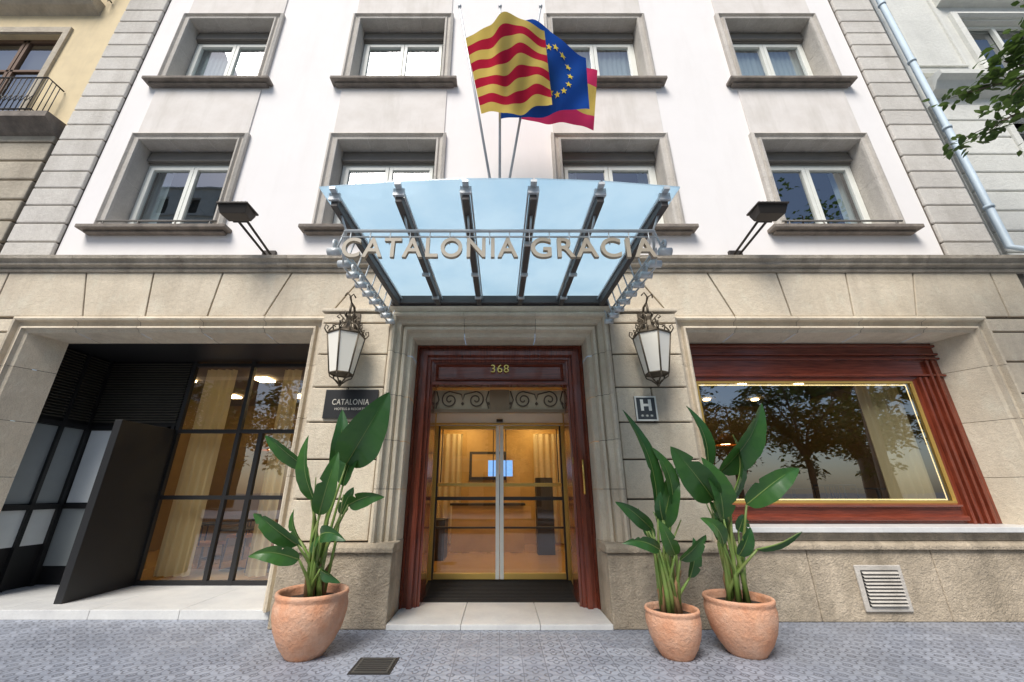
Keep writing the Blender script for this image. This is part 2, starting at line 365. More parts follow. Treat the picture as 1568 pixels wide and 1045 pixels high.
# ground-floor stone wall
b=B()
b.wall(-9.14,9.3,0,5.2,6.2,6.55,[(-8.0,-3.0,0,4.2),(3.0,8.0,1.0,4.2),(-1.6,1.6,0,4.2)])
b.obj('ground_floor_wall',[M['groove']],H)
b=B()
tops=[-9.12,-8.65,-7.29,-6.10,-4.88,-3.66,-2.35,-1.1]; bots=[-9.12,-8.62,-7.05,-5.99,-4.94,-3.98,-2.9,-1.3]
J=[(t_,q) for t_,q in zip(tops,bots)]; J=J+[(-t_,-q) for t_,q in reversed(J)]
for i in range(len(J)-1):
    g=.013
    (t0,q0),(t1,q1)=J[i],J[i+1]
    b.prism_y([(q0+g,4.36),(q1-g,4.36),(t1-g,5.20),(t0+g,5.20)],6.15,6.21)
for sx in (-1,1):
    z=.97
    while z<4.3:
        z1=min(z+.52,4.34)
        for (xa,xb) in ((8.14,9.12),):
            X0,X1=(xa,xb) if sx>0 else (-xb,-xa)
            b.box(X0,X1,6.15,6.21,z,z1-.03)
        z+=.52
b.obj('stone_frieze_blocks',[M['stone']],H,bevel=.010)
b=B()
cor=[(6.3,5.2),(6.12,5.2),(6.10,5.235),(6.12,5.25),(6.12,5.27),(6.04,5.30),(6.04,5.35),(5.98,5.39),(5.97,5.45),(6.0,5.46),(6.3,5.49)]
for i in range(10): b.poly_x(cor,-9.3+i*1.865,-9.3+(i+1)*1.865-.006)
b.obj('cornice',[mat('cornice_stone',(.60,.53,.43),.85,dark=(.34,.29,.22),scale=4,amt=.8,stain=.55,speck=.4,bump=.5,stain_col=(.17,.14,.11),mott=.4,island=.12)],H)
b=B()
pf=[(0,6.21),(0,6.09),(.045,6.055),(.07,6.065),(.085,6.14),(.16,6.16),(.175,6.10),(.205,6.09),(.22,6.15),(.26,6.17)]
L=[(d,d,d,y) for d,y in pf]
b.ringb(2.87,8.12,.95,4.33,L+[(.29,.50,.29,6.62)],.8,5)
b.ringb(-8.12,-2.87,.115,4.33,L+[(.49,.29,.29,6.62)],.85,5)
df=[(0,6.2),(0,5.90),(.045,5.86),(.075,5.88),(.085,5.98),(.15,5.99),(.165,6.07),(.19,6.03),(.23,6.05),(.25,6.15),(.31,6.16),(.33,6.22),(.33,6.62)]
b.ringb(-1.75,1.75,.95,4.33,[(d,d,d*1.12,y) for d,y in df],.7,3)
b.poly_x([(6.16,4.335),(5.9,4.335),(5.86,4.37),(5.84,4.40),(6.16,4.42)],-2.0,2.0)
b.obj('opening_surrounds',[M['stone']],H)
# piers
b=B()
for sx in (-1,1):
    def bx(x0,x1,*r,m=0):
        if sx<0: x0,x1=-x1,-x0
        b.box(x0,x1,*r,m)
    bx(1.75,2.84,5.98,6.2,.95,4.30,m=1)
    z=.97; k=0
    while z<4.3:
        z1=min(z+.53,4.33)
        if k%2==0: bx(1.77,2.86,5.93,5.99,z,z1-.022)
        else:
            bx(1.77,2.3,5.93,5.99,z,z1-.022); bx(2.318,2.86,5.93,5.99,z,z1-.022)
        z+=.53; k+=1
    bx(1.77,2.9,5.90,6.16,4.335,4.40)
b.obj('entrance_piers',[M['stone'],M['groove']],H,bevel=.014)
b=B()
for sx in (-1,1):
    def bx(x0,x1,*r,m=0):
        if sx<0: x0,x1=-x1,-x0
        b.box(x0,x1,*r,m)
    bx(1.40,2.86,5.82,6.195,0,.84)
    pr=[(6.195,.842),(5.78,.842),(5.78,.90),(5.84,.95),(6.195,.95)]
    x0,x1=(1.38,2.90) if sx>0 else (-2.90,-1.38)
    b.poly_x(pr,x0,x1)
    x0,x1=(1.41,1.6) if sx>0 else (-1.6,-1.41)
    b.box(x0,x1,6.2,6.62,0,.95)
xs=[2.862,4.2,5.9,7.6,9.3]
for i in range(4):
    b.box(xs[i]+.004,xs[i+1]-.004,6.12,6.2,0,.84)
b.poly_x([(6.2,.842),(6.07,.842),(6.07,.90),(6.12,.95),(6.2,.95)],2.91,9.3)
b.box(3.1,7.9,6.13,6.2,.952,1.06)
b.box(-9.14,-8.1,6.12,6.2,0,.94)
b.obj('plinth',[M['plinth']],H,bevel=.015)
b=B(); b.box(4.78,5.40,6.09,6.121,.12,.66)
b.obj('vent_surround',[M['stoneg']],H,bevel=.01)
b=B(); b.box(4.84,5.34,6.085,6.092,.18,.60,1)
for i in range(10):
    z=.19+i*.041; b.hexa([(4.85,6.06,z),(5.33,6.06,z),(5.33,6.084,z+.02),(4.85,6.084,z+.02),(4.85,6.06,z+.006),(5.33,6.06,z+.006),(5.33,6.084,z+.026),(4.85,6.084,z+.026)],0)
b.obj('vent_louvres',[M['stoneg'],M['black']],H)
b=B()
b.box(3.1,7.9,6.03,6.62,1.062,1.13)
for i in range(4): b.box(-7.85+i*1.2,-7.85+(i+1)*1.2-.005,6.22,7.9,.0,.115)
for i,(x0,x1) in enumerate(((-1.395,-.48),(-.474,.5),(.506,1.395))): b.box(x0,x1,5.80,6.85,0,.06)
b.obj('marble_steps_and_sill',[M['marble']],H,bevel=.006)
b=B(); b.hexa([(-1.25,6.855,0),(1.25,6.855,0),(1.25,7.75,0),(-1.25,7.75,0),(-1.25,6.855,.064),(1.25,6.855,.064),(1.25,7.75,.2),(-1.25,7.75,.2)])
for i in range(16):
    y=6.88+i*.052; z=.066+(y-6.855)*.152; b.box(-1.13,1.13,y,y+.028,z,z+.008,0)
b.obj('entrance_mat',[M['mat']],H)
# ---- door wood frame
b=B()
dp=[(0,6.64),(0,6.50),(.04,6.47),(.055,6.54),(.10,6.54),(.115,6.48),(.185,6.48),(.20,6.56),(.24,6.56),(.25,6.60),(.28,6.61),(.28,7.1)]
b.ring(-1.42,1.42,.06,3.965,[(d,d,d,y) for d,y in dp],0)
b.box(-1.14,1.14,6.64,6.72,3.33,3.69,1)
b.ring(-1.10,1.10,3.36,3.66,[(0,0,0,6.64),(0,0,0,6.62),(.03,.03,.03,6.60),(.05,.05,.05,6.635)],1,closed=True)
b.box(-1.14,1.14,6.56,6.76,3.28,3.325,1)
b.obj('door_wood_frame',[M['wood'],M['woodh']],H)
b=B()
b.box(-1.14,1.14,6.98,7.04,2.93,3.28,2); b.box(-.17,.17,6.93,6.975,2.93,3.28,1); b.box(-1.14,1.14,6.92,6.98,2.87,2.93,1)
def spiral(cx,cz,r0,r1,turns,a0,y,bb,m,rad=.012,dirn=1):
    pts=[]
    for i in range(int(26*turns)+1):
        f=i/(26*turns); a=a0+dirn*2*math.pi*turns*f; r=r0+(r1-r0)*f; pts.append((cx+r*math.cos(a),y,cz+r*math.sin(a)))
    bb.tube(pts,rad,6,m)
for sx in (-1,1):
    spiral(sx*.42,3.10,.15,.02,1.7,math.pi*.5,6.95,b,0,dirn=sx); spiral(sx*.88,3.10,.15,.02,1.7,math.pi*.5,6.95,b,0,dirn=-sx)
    b.tube([(sx*.42,6.955,3.25),(sx*.62,6.95,3.2),(sx*.65,6.95,3.1),(sx*.68,6.95,3.2),(sx*.88,6.955,3.25)],.011,6,0)
    b.tube([(sx*.19,6.955,3.26),(sx*.24,6.95,3.1),(sx*.19,6.955,2.95)],.011,6,0); b.tube([(sx*1.12,6.955,3.26),(sx*1.07,6.95,3.1),(sx*1.12,6.955,2.95)],.011,6,0)
    for q in (.2,.65,1.1): b.lathe([(.001,3.0),(.03,3.03),(.001,3.07)],sx*q,6.95,8,0)
b.obj('transom_ironwork',[mat('scroll_iron',(.16,.12,.08),.5,metal=.3),mat('transom_post',(.30,.21,.12),.5),mat('transom_glass',(.70,.58,.38),.3)],H)
b=B()
b.box(-1.35,-1.2,7.1,7.8,.0,3.4,0); b.box(1.2,1.35,7.1,7.8,.0,3.4,0); b.box(-1.35,1.35,7.1,7.9,3.4,3.5,0)
b.box(-1.2,1.2,7.62,7.74,2.76,3.10,1)
b.box(-1.2,1.2,7.60,7.62,2.765,2.80,2)
b.box(-.06,.06,7.585,7.62,2.82,2.87,3)
for x in (-1.2,1.15): b.box(x,x+.05,7.62,7.72,.2,2.76,2)
for x0,x1 in ((-1.15,-.005),(.005,1.15)):
    sx0,sx1=(x1-.065,x1) if x0<0 else (x0,x0+.065)
    b.box(sx0,sx1,7.64,7.70,.21,2.75,1)
    ox0,ox1=(x0,x0+.03) if x0<0 else (x1-.03,x1)
    b.box(ox0,ox1,7.64,7.70,.21,2.75,3)
    gx0,gx1=(x0+.03,x1-.065) if x0<0 else (x0+.065,x1-.03)
    b.box(gx0,gx1,7.64,7.70,2.69,2.75,2); b.box(gx0,gx1,7.64,7.70,.21,.30,2)
    b.box(gx0,gx1,7.63,7.69,1.67,1.73,2); b.box(gx0,gx1,7.645,7.69,1.44,1.50,3)
    b.box(gx0+.04,gx0+.055,7.645,7.69,1.74,2.69,3); b.box(gx1-.055,gx1-.04,7.645,7.69,1.74,2.69,3)
    b.box(gx0,gx1,7.645,7.69,.98,1.01,3)
b.obj('sliding_door_frames',[M['ochre'],M['sash'],M['brassp'],M['dark']],H,bevel=.004)
b=B(); b.quad((-1.13,7.675,.3),(1.13,7.675,.3),(1.13,7.675,2.7),(-1.13,7.675,2.7)); b.obj('sliding_door_glass',[M['glassd']],H)
b=B(); b.box(1.16,1.22,6.6,6.61,2.0,2.1,0)
b.tube([(1.28,6.40,1.55),(1.28,6.40,2.05)],.017,8,0); b.tube([(1.28,6.5,1.6),(1.28,6.40,1.6)],.012,6,0); b.tube([(1.28,6.5,2.0),(1.28,6.40,2.0)],.012,6,0)
b.obj('door_handles',[M['brass']],H)
# ---- right shop window
b=B()
x0,x1,zb,z1=3.13,7.64,1.13,4.05
b.box(x0,x1,6.62,6.70,3.36,z1,1); 
for zz in (3.95,3.80,3.72,3.42): b.poly_x([(6.62,zz),(6.575,zz+.015),(6.575,zz+.045),(6.62,zz+.06)],x0,x1,1)
b.box(3.13,3.36,6.62,6.70,zb,3.36,0); b.box(7.07,x1,6.62,6.70,zb,3.36,0)
for q in (7.14,7.24,7.36,7.46): b.prism_y([(q,zb),(q+.045,zb),(q+.045,3.41 if q<7.3 else 3.71),(q,3.41 if q<7.3 else 3.71)],6.565,6.62,0)
b.box(3.36,7.07,6.62,6.70,zb,1.42,1); b.poly_x([(6.62,1.36),(6.57,1.37),(6.56,1.40),(6.62,1.42)],3.36,7.07,1)
b.poly_x([(6.62,1.16),(6.56,1.18),(6.56,1.24),(6.62,1.26)],x0,7.1,1)
b.obj('shopfront_wood_frame',[M['wood'],M['woodh']],H,bevel=.006)
b=B(); gx0,gx1,gz0,gz1=3.40,7.03,1.46,3.32
b.ring(3.36,7.07,1.42,3.36,[(0,0,0,6.66),(0,0,0,6.63),(.035,.035,.035,6.63),(.035,.035,.035,6.66)],0,closed=True)
b.ring(3.40,7.03,1.46,3.32,[(0,0,0,6.72),(.02,.02,.02,6.72)],1,closed=True)
b.obj('shopfront_brass_trim',[M['brassp'],M['strip']],H)
b=B(); b.quad((gx0,6.665,gz0),(gx1,6.665,gz0),(gx1,6.665,gz1),(gx0,6.665,gz1)); b.obj('shopfront_glass',[M['glass']],H)
# ---- left recessed glazing
b=B()
YL=7.7
b.box(-8.0,-2.4,6.62,YL+.4,4.03,4.12,0)
b.box(-2.9,-2.8,6.3,7.9,.115,4.03,0)
for x in (-6.12,-4.95,-3.6,-2.95): b.box(x-.035,x+.035,YL-.04,YL+.04,.115,4.03)
b.box(-4.56,-4.48,YL-.04,YL+.04,.115,2.62)
for z in (.115,1.45,2.62,3.93): 
    b.box(-6.085,-2.9,YL-.035,YL+.035,z,z+.07)
b.box(-7.9,-6.16,YL+.03,YL+.08,.115,4.03)
for x in (-7.84,-7.0,-6.3): b.box(x-.04,x+.04,YL-.02,YL+.03,.115,2.75)
for z in (1.30,2.68): b.box(-7.8,-6.2,YL-.02,YL+.03,z,z+.08)
for k in range(24):
    z=2.82+k*.05
    b.hexa([(-7.8,YL-.03,z),(-6.2,YL-.03,z),(-6.2,YL+.02,z+.03),(-7.8,YL+.02,z+.03),(-7.8,YL-.03,z+.012),(-6.2,YL-.03,z+.012),(-6.2,YL+.02,z+.042),(-7.8,YL+.02,z+.042)],1)
    b.hexa([(-7.78,6.7,z),(-7.78,YL-.06,z),(-7.83,YL-.06,z+.03),(-7.83,6.7,z+.03),(-7.78,6.7,z+.012),(-7.78,YL-.06,z+.012),(-7.83,YL-.06,z+.042),(-7.83,6.7,z+.042)],1)
b.box(-8.0,-7.84,6.62,7.8,.115,4.03)
for y in (6.64,7.14,7.6): b.box(-7.84,-7.77,y,y+.06,.115,4.03)
for z in (1.30,2.68): b.box(-7.84,-7.775,6.7,7.6,z,z+.08)
b.obj('recessed_steel_frames',[M['black'],mat('louvre_slats',(.10,.09,.07),.5)],H)
b=B(); b.box(-6.24,-6.12,6.5,7.66,.115,2.68); b.obj('black_fin_panel',[M['black']],H,bevel=.006)
b=B(); 
b.quad((-7.78,YL+.01,1.4),(-7.05,YL+.01,1.4),(-7.05,YL+.01,2.67),(-7.78,YL+.01,2.67),0)
b.quad((-6.95,YL+.01,1.4),(-6.35,YL+.01,1.4),(-6.35,YL+.01,2.67),(-6.95,YL+.01,2.67),0)
b.quad((-7.8,YL+.01,.4),(-7.05,YL+.01,.4),(-7.05,YL+.01,1.3),(-7.8,YL+.01,1.3),1)
b.quad((-7.82,6.7,1.4),(-7.82,7.6,1.4),(-7.82,7.6,2.67),(-7.82,6.7,2.67),1)
b.quad((-7.82,6.7,.75),(-7.82,7.6,.75),(-7.82,7.6,1.3),(-7.82,6.7,1.3),0)
b.obj('frosted_panels',[M['frost'],M['frostd']],H)
b=B(); b.quad((-6.09,YL,.18),(-2.9,YL,.18),(-2.9,YL,3.95),(-6.09,YL,3.95)); b.obj('recessed_glazing_glass',[glass('recess_glass',.19,(.88,.88,.86),wav=.07)],H)
# ---- interiors
b=B()
def room(x0,x1,y0,y1,z0,z1,mw,mf,mc):
    b.quad((x0,y1,z0),(x1,y1,z0),(x1,y1,z1),(x0,y1,z1),mw); b.quad((x0,y0,z0),(x0,y1,z0),(x0,y1,z1),(x0,y0,z1),mw); b.quad((x1,y0,z0),(x1,y1,z0),(x1,y1,z1),(x1,y0,z1),mw)
    b.quad((x0,y0,z0),(x1,y0,z0),(x1,y1,z0),(x0,y1,z0),mf); b.quad((x0,y0,z1),(x1,y0,z1),(x1,y1,z1),(x0,y1,z1),mc)
room(-1.9,1.9,7.76,12.5,.2,3.6,0,1,2)
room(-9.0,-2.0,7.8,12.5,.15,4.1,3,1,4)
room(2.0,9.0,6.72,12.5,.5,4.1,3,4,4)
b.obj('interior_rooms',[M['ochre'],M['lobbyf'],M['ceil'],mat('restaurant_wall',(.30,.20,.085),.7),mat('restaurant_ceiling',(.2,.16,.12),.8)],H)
b=B()
for x,y in ((-1,8.5),(1,8.5),(-1,10.2),(1,10.2),(-1,11.8),(1,11.8)): b.box(x-.2,x+.2,y-.2,y+.2,3.56,3.59)
for x in (-7.5,-5.6,-4,-2.8):
    for y in (9.2,11.0): b.box(x-.17,x+.17,y-.17,y+.17,4.05,4.09)
for x in (3.2,4.6,6,7.4):
    for y in (9.6,11.4): b.box(x-.07,x+.07,y-.07,y+.07,4.05,4.09)
b.obj('ceiling_lights',[M['lampglow']],H)
b=B()
curtain(b,-6.05,-5.45,.2,3.95,7.95,.05,.14); curtain(b,-4.45,-4.1,.2,3.95,7.95,.05,.14); curtain(b,6.35,7.1,1.0,3.7,6.95,.05,.14); curtain(b,3.1,3.5,1.0,3.7,6.95,.05,.14)
curtain(b,-1.85,-1.1,.25,3.2,12.2,.05,.16); curtain(b,1.0,1.85,.25,3.2,12.2,.05,.16)
b.obj('interior_curtains',[M['curtain']],H)
b=B()
b.box(-1.2,.6,10.9,11.4,.2,1.25,0); b.box(-1.25,.65,10.82,11.45,1.25,1.30,1)
b.box(-.30,-.02,10.95,10.98,1.95,2.35,2); b.box(.06,.34,10.95,10.98,1.95,2.35,2); b.tube([(0,11.0,1.3),(0,11.0,2.0)],.02,6,1)
b.box(.9,1.3,10.4,10.8,.2,1.9,1); b.box(-1.6,-1.2,9.6,10.2,.2,1.0,1)
b.box(-.9,.2,12.40,12.46,1.9,2.7,1); b.box(-.82,.12,12.37,12.40,1.98,2.62,0)
def table(cx,cy,z0):
    b.lathe([(.02,z0+.02),(.22,z0+.02),(.03,z0+.06),(.03,z0+.72),(.4,z0+.72),(.4,z0+.75),(.01,z0+.75)],cx,cy,20,1)
def chair(cx,cy,z0,a):
    c,s_=math.cos(a),math.sin(a)
    def P(x,y,z): return (cx+x*c-y*s_,cy+x*s_+y*c,z0+z)
    for x in (-.2,.2):
        for y in (-.2,.2): b.tube([P(x*1.1,y*1.1,0),P(x,y,.45)],.015,6,1)
    b.hexa([P(-.23,-.23,.44),P(.23,-.23,.44),P(.23,.23,.44),P(-.23,.23,.44),P(-.23,-.23,.5),P(.23,-.23,.5),P(.23,.23,.5),P(-.23,.23,.5)],3)
    pts=[P(.24*math.sin(q),.24*math.cos(q),.8) for q in [i*math.pi/8-math.pi/2 for i in range(9)]]
    b.tube(pts,.022,6,1)
    for q in range(0,9,2): b.tube([pts[q],(pts[q][0],pts[q][1],z0+.46)],.012,6,1)
for cx,cy in ((-5.2,8.8),(-3.6,8.9),(-6.6,10.3)):
    table(cx,cy,.15); chair(cx-.6,cy,.15,1.57); chair(cx+.6,cy,.15,-1.57)
for cx,cy in ((4.2,8.0),(5.8,8.4),(7.2,8.1)):
    table(cx,cy,.9); chair(cx-.6,cy,.9,1.57); chair(cx+.6,cy,.9,-1.57)
for cx,cy,zz in ((-4.25,9.2,2.05),(-5.4,9.8,2.5),(5.3,9.6,2.6)):
    b.tube([(cx,cy,4.08),(cx,cy,zz+.28)],.008,5,1); b.lathe([(.05,zz+.28),(.10,zz+.26),(.26,zz),(.25,zz)],cx,cy,20,3); b.lathe([(.001,zz+.02),(.10,zz+.02)],cx,cy,14,4)
b.obj('interior_furniture',[M['ochre'],M['dark'],M['screen'],mat('tan_seat',(.55,.24,.04),.6),M['lampglow']],H)

def text(body,x0,x1,y,z,capz,mt,name,parent,ext=.01,off=0,sp=1.0):
    cu=bpy.data.curves.new(name,'FONT'); cu.body=body; cu.size=1; cu.extrude=ext; cu.offset=off; cu.space_character=sp
    o=bpy.data.objects.new(name,cu); COL.objects.link(o); o.rotation_euler=(math.radians(90),0,0)
    bpy.context.view_layer.update()
    bb=o.bound_box; w=bb[6][0]-bb[0][0]; h=bb[6][1]-bb[0][1]
    sx=(x1-x0)/w; sy=capz/h
    o.scale=(sx,sy,1); o.location=(x0-bb[0][0]*sx,y,z-bb[0][1]*sy)
    cu.materials.append(mt); o.parent=parent; return o
text('368',-.15,.16,6.60,3.50,.14,M['brass'],'door_number',H,.012,.0,1.1)
# ---------------------------------------------------------------- canopy
C=empty('entrance_canopy')
def zc(y): return 4.37+(y-3.1)*.075
b=B(); bw2=B(); gl=B()
XB=[-1.65,-.99,-.33,.33,.99,1.65]
def fy(x): return 3.16-.13*(1-(x/1.8)**2)
for x in XB:
    yf=fy(x)+.10
    z0,z1=zc(yf),zc(5.95)
    b.hexa([(x-.035,yf,z0-.13),(x+.035,yf,z0-.13),(x+.035,5.93,z1-.17),(x-.035,5.93,z1-.17),(x-.035,yf,z0-.03),(x+.035,yf,z0-.03),(x+.035,5.93,z1-.03),(x-.035,5.93,z1-.03)])
    for s_ in (-1,1):
        bw2.hexa([(x+s_*.05-.008,yf-.02,z0-.05),(x+s_*.05+.008,yf-.02,z0-.05),(x+s_*.05+.008,5.93,z1-.05),(x+s_*.05-.008,5.93,z1-.05),(x+s_*.05-.008,yf-.02,z0-.02),(x+s_*.05+.008,yf-.02,z0-.02),(x+s_*.05+.008,5.93,z1-.02),(x+s_*.05-.008,5.93,z1-.02)])
    bw2.box(x-.055,x+.055,yf-.03,yf-.001,z0-.07,z0+.01)
    bw2.box(x-.03,x+.03,yf-.10,yf-.032,z0-.0,z0+.03)
b.box(-1.78,1.78,5.86,5.95,4.42,4.60); 
b.box(-1.75,1.75,5.80,5.858,4.44,4.50)
b.obj('beams',[M['beam']],C,bevel=.006); 
edges=[-1.80]+[x for x in XB[1:-1]]+[1.80]
for i in range(5):
    xa,xb=edges[i]+.012,edges[i+1]-.012
    ya,yb=fy(xa),fy(xb)
    za,zb_=zc(ya)+.035,zc(5.9)+.035
    gl.hexa([(xa,ya,za),(xb,yb,zc(yb)+.035),(xb,5.9,zb_),(xa,5.9,zb_),(xa,ya,za+.015),(xb,yb,zc(yb)+.05),(xb,5.9,zb_+.015),(xa,5.9,zb_+.015)])
gl.obj('glass_panels',[M['cglass']],C)
RY=3.38; RZ=4.06
bw2.tube([(-1.56,RY,RZ),(1.56,RY,RZ)],.017,8); bw2.tube([(-1.60,RY+.03,RZ-.05),(1.60,RY+.03,RZ-.05)],.009,6)
for x in XB: bw2.tube([(x*.94,RY,RZ),(x,RY+.02,zc(RY)-.1)],.012,6)
for s_ in (-1,1):
    bw2.tube([(s_*1.56,RY,RZ),(s_*1.72,3.8,4.10),(s_*1.74,5.9,4.26)],.016,8)
    bw2.tube([(s_*1.60,RY+.1,RZ-.14),(s_*1.76,3.9,3.96),(s_*1.78,5.9,4.12)],.012,8)
    for k in range(9):
        y=3.6+k*.28; zl=4.08+(y-3.6)*.075
        bw2.tube([(s_*1.73,y,zl-.12),(s_*1.69,y+.1,zc(y)-.03)],.010,6)
        pts=[]
        for q in range(15):
            a=q/14*2*math.pi*1.25; r=.085*(1-q/22); pts.append((s_*(1.76+.01*math.sin(a)),y+.05+r*math.cos(a),zl-.03+r*math.sin(a)))
        bw2.tube(pts,.015,6)
        bw2.tube([(s_*1.81,y,zl-.12),(s_*1.68,y,zl-.12)],.042,12)
        bw2.tube([(s_*1.72,y,zl-.12),(s_*1.70,y+.14,zl-.02)],.01,6)
for x in XB[1:-1]:
    for y in (3.9,4.7,5.5): bw2.box(x-.05,x+.05,y-.02,y+.02,zc(y)-.19,zc(y)-.15)
bw2.obj('steelwork',[M['steel']],C)
S1=empty('hotel_sign')
text('CATALONIA',-1.555,.18,RY-.01,3.735,.225,M['letter'],'letters_first_word',S1,.02,.016,1.15)
text('GRACIA',.31,1.545,RY-.01,3.735,.225,M['letter'],'letters_second_word',S1,.02,.016,1.15)
b=B()
for i in range(16):
    x=-1.5+i*3.0/15; b.tube([(x,RY,3.9),(x,RY,RZ)],.006,6)
b.obj('letter_hangers',[M['steel']],S1)
# ---------------------------------------------------------------- flags
pp=mat('pole_paint',(.62,.64,.66),.35,metal=.3)
for i,(tx,bx0) in enumerate(((-.72,-.02),(0.01,0),(.74,.02))):
    b=B(); b.tube([(bx0,6.25,6.2),(bx0+(tx-bx0)*.5,5.42,8.0),(tx,4.6,9.75)],[.028,.024,.018],8,0)
    b.lathe([(.001,9.73),(.03,9.75),(.035,9.78),(.02,9.81),(.001,9.83)],tx,4.6,10,0)
    b.box(bx0-.06,bx0+.06,6.18,6.3,6.1,6.35,0)
    b.obj('flagpole',[pp])
def flag(name,A,Bq,Cq,D,amp,ph,bulge,stripes,mats,off=0,stars=False,nu=60,nv=36):
    A,Bq,Cq,D=map(Vector,(A,Bq,Cq,D)); b=B()
    def P(s,t):
        p=(A*(1-s)+Cq*s)*(1-t)+(Bq*(1-s)+D*s)*t
        w=math.sin(2*math.pi*(s*1.25-t*.45)+ph)*amp*min(1,s*2.5)
        w+=math.sin(2*math.pi*(s*3.1+t*1.3)+ph*2)*amp*.30*min(1,s*3)
        p=p+Vector((0.25*w,w,bulge*math.sin(math.pi*s)*(1-t)+w*.28+off*math.sin(math.pi*s)*t))
        return p
    vs=[P(i/nu,j/nv) for j in range(nv+1) for i in range(nu+1)]
    for j in range(nv):
        mi=stripes((j+.5)/nv)
        for i in range(nu):
            b.f.append([j*(nu+1)+i,j*(nu+1)+i+1,(j+1)*(nu+1)+i+1,(j+1)*(nu+1)+i]); b.m.append(mi); b.s.append(True)
    b.v=[tuple(p) for p in vs]
    if stars:
        for k in range(12):
            a=k*math.pi/6; sc,tc_=.66+.15*math.cos(a),.5-.30*math.sin(a)
            vs=[]
            for q in range(10):
                r=(.05 if q%2==0 else .021); an=math.pi/2+q*math.pi/5
                p=P(sc+r*.75*math.cos(an),tc_-r*math.sin(an)); vs.append(p+Vector((0,-.014,-.004)))
            o=len(b.v); b.v+=[tuple(p) for p in vs]; b.f.append([o+q for q in range(10)]); b.m.append(1); b.s.append(False)
    b.obj(name,mats)
red=cloth('flag_red',(.56,.025,.06),.45); yel=cloth('flag_yellow',(.82,.62,.16),.5); blu=cloth('flag_blue',(.02,.09,.42),.4); pink=cloth('flag_crimson',(.80,.06,.18),.5)
sty=cloth('flag_star',(.85,.68,.1),.2)
flag('catalan_flag',(-.615,4.79,9.22),(-.335,5.37,8.07),(.74,4.42,8.98),(.90,4.92,7.66),.10,.4,.34,lambda t:int(t*9)%2,[yel,red])
flag('european_flag',(0,4.68,9.66),(.0,5.42,8.0),(1.50,4.74,8.66),(1.58,5.12,7.86),.07,1.2,.24,lambda t:0,[blu,sty],stars=True)
flag('spanish_flag',(.60,4.87,9.25),(.36,5.5,8.1),(1.80,5.12,8.80),(1.74,5.52,7.88),.06,2.2,.12,lambda t:1 if .25<t<.75 else 0,[pink,yel])
# ---------------------------------------------------------------- lanterns
def lantern(cx):
    E=empty('wall_lantern'); cy=5.60
    b=B(); g=B()
    zt,zb=3.79,3.19; rt,rb=.27,.165; n=6; rot=math.pi/6
    def pt(r,z,k): a=rot+k*math.pi/3; return (cx+r*math.cos(a),cy+r*math.sin(a),z)
    for k in range(6):
        g.quad(pt(rb,zb,k),pt(rb,zb,k+1),pt(rt,zt,k+1),pt(rt,zt,k))
        b.tube([pt(rb,zb,k),pt(rt,zt,k)],.012,6); b.tube([pt(rt,zt,k),pt(rt,zt,k+1)],.017,6); b.tube([pt(rb,zb,k),pt(rb,zb,k+1)],.014,6)
        a=rot+k*math.pi/3; ca,sa=math.cos(a),math.sin(a)
        b.tube([(cx+ca*r,cy+sa*r,z) for r,z in ((.28,3.79),(.32,3.85),(.31,3.91),(.27,3.89),(.28,3.85))],.010,6)
        b.tube([(cx+ca*r,cy+sa*r,z) for r,z in ((.26,3.82),(.19,3.93),(.10,3.97),(.08,4.06),(.14,4.12),(.17,4.07),(.13,4.05))],.011,6)
        b.tube([(cx+ca*r,cy+sa*r,z) for r,z in ((.165,3.19),(.15,3.14),(.08,3.10),(.02,3.04))],.010,6)
        am=a+math.pi/6; b.tube([(cx+math.cos(am)*r,cy+math.sin(am)*r,z) for r,z in ((.24,3.80),(.26,3.88),(.21,3.86))],.010,6)
    b.lathe([(.275,3.79),(.24,3.83),(.12,3.88),(.06,3.95),(.04,4.04),(.05,4.10),(.02,4.14),(.001,4.18)],cx,cy,6,0,False,rot=rot)
    b.lathe([(.001,3.185),(.165,3.19),(.165,3.21)],cx,cy,6,0,False,rot=rot)
    b.lathe([(.001,3.0),(.025,3.02),(.02,3.05),(.03,3.07),(.01,3.1)],cx,cy,8,0)
    b.tube([(cx,5.93,3.75),(cx,5.86,4.15),(cx,5.74,4.33),(cx,5.62,4.34),(cx,cy,4.26),(cx,cy,4.16)],.02,8)
    b.tube([(cx,5.93,4.1),(cx,5.80,4.1),(cx,5.72,4.18),(cx,5.78,4.26),(cx,5.84,4.22)],.014,6)
    b.tube([(cx,5.62,4.34),(cx,5.55,4.42),(cx-.05,5.52,4.48),(cx-.09,5.55,4.44)],.012,6)
    b.tube([(cx,5.62,4.34),(cx,5.52,4.40),(cx+.06,5.5,4.44),(cx+.08,5.55,4.40)],.012,6)
    b.box(cx-.05,cx+.05,5.905,5.93,3.6,4.3); b.tube([(cx,5.93,3.3),(cx,5.8,3.25),(cx,5.72,3.3)],.013,6)
    b.obj('iron_frame',[bpy.data.materials.get('lantern_metal') or mat('lantern_metal',(.12,.095,.065),.5,metal=.4)],E); g.obj('glass_panes',[M['lglass']],E)
lantern(-2.31); lantern(2.29)
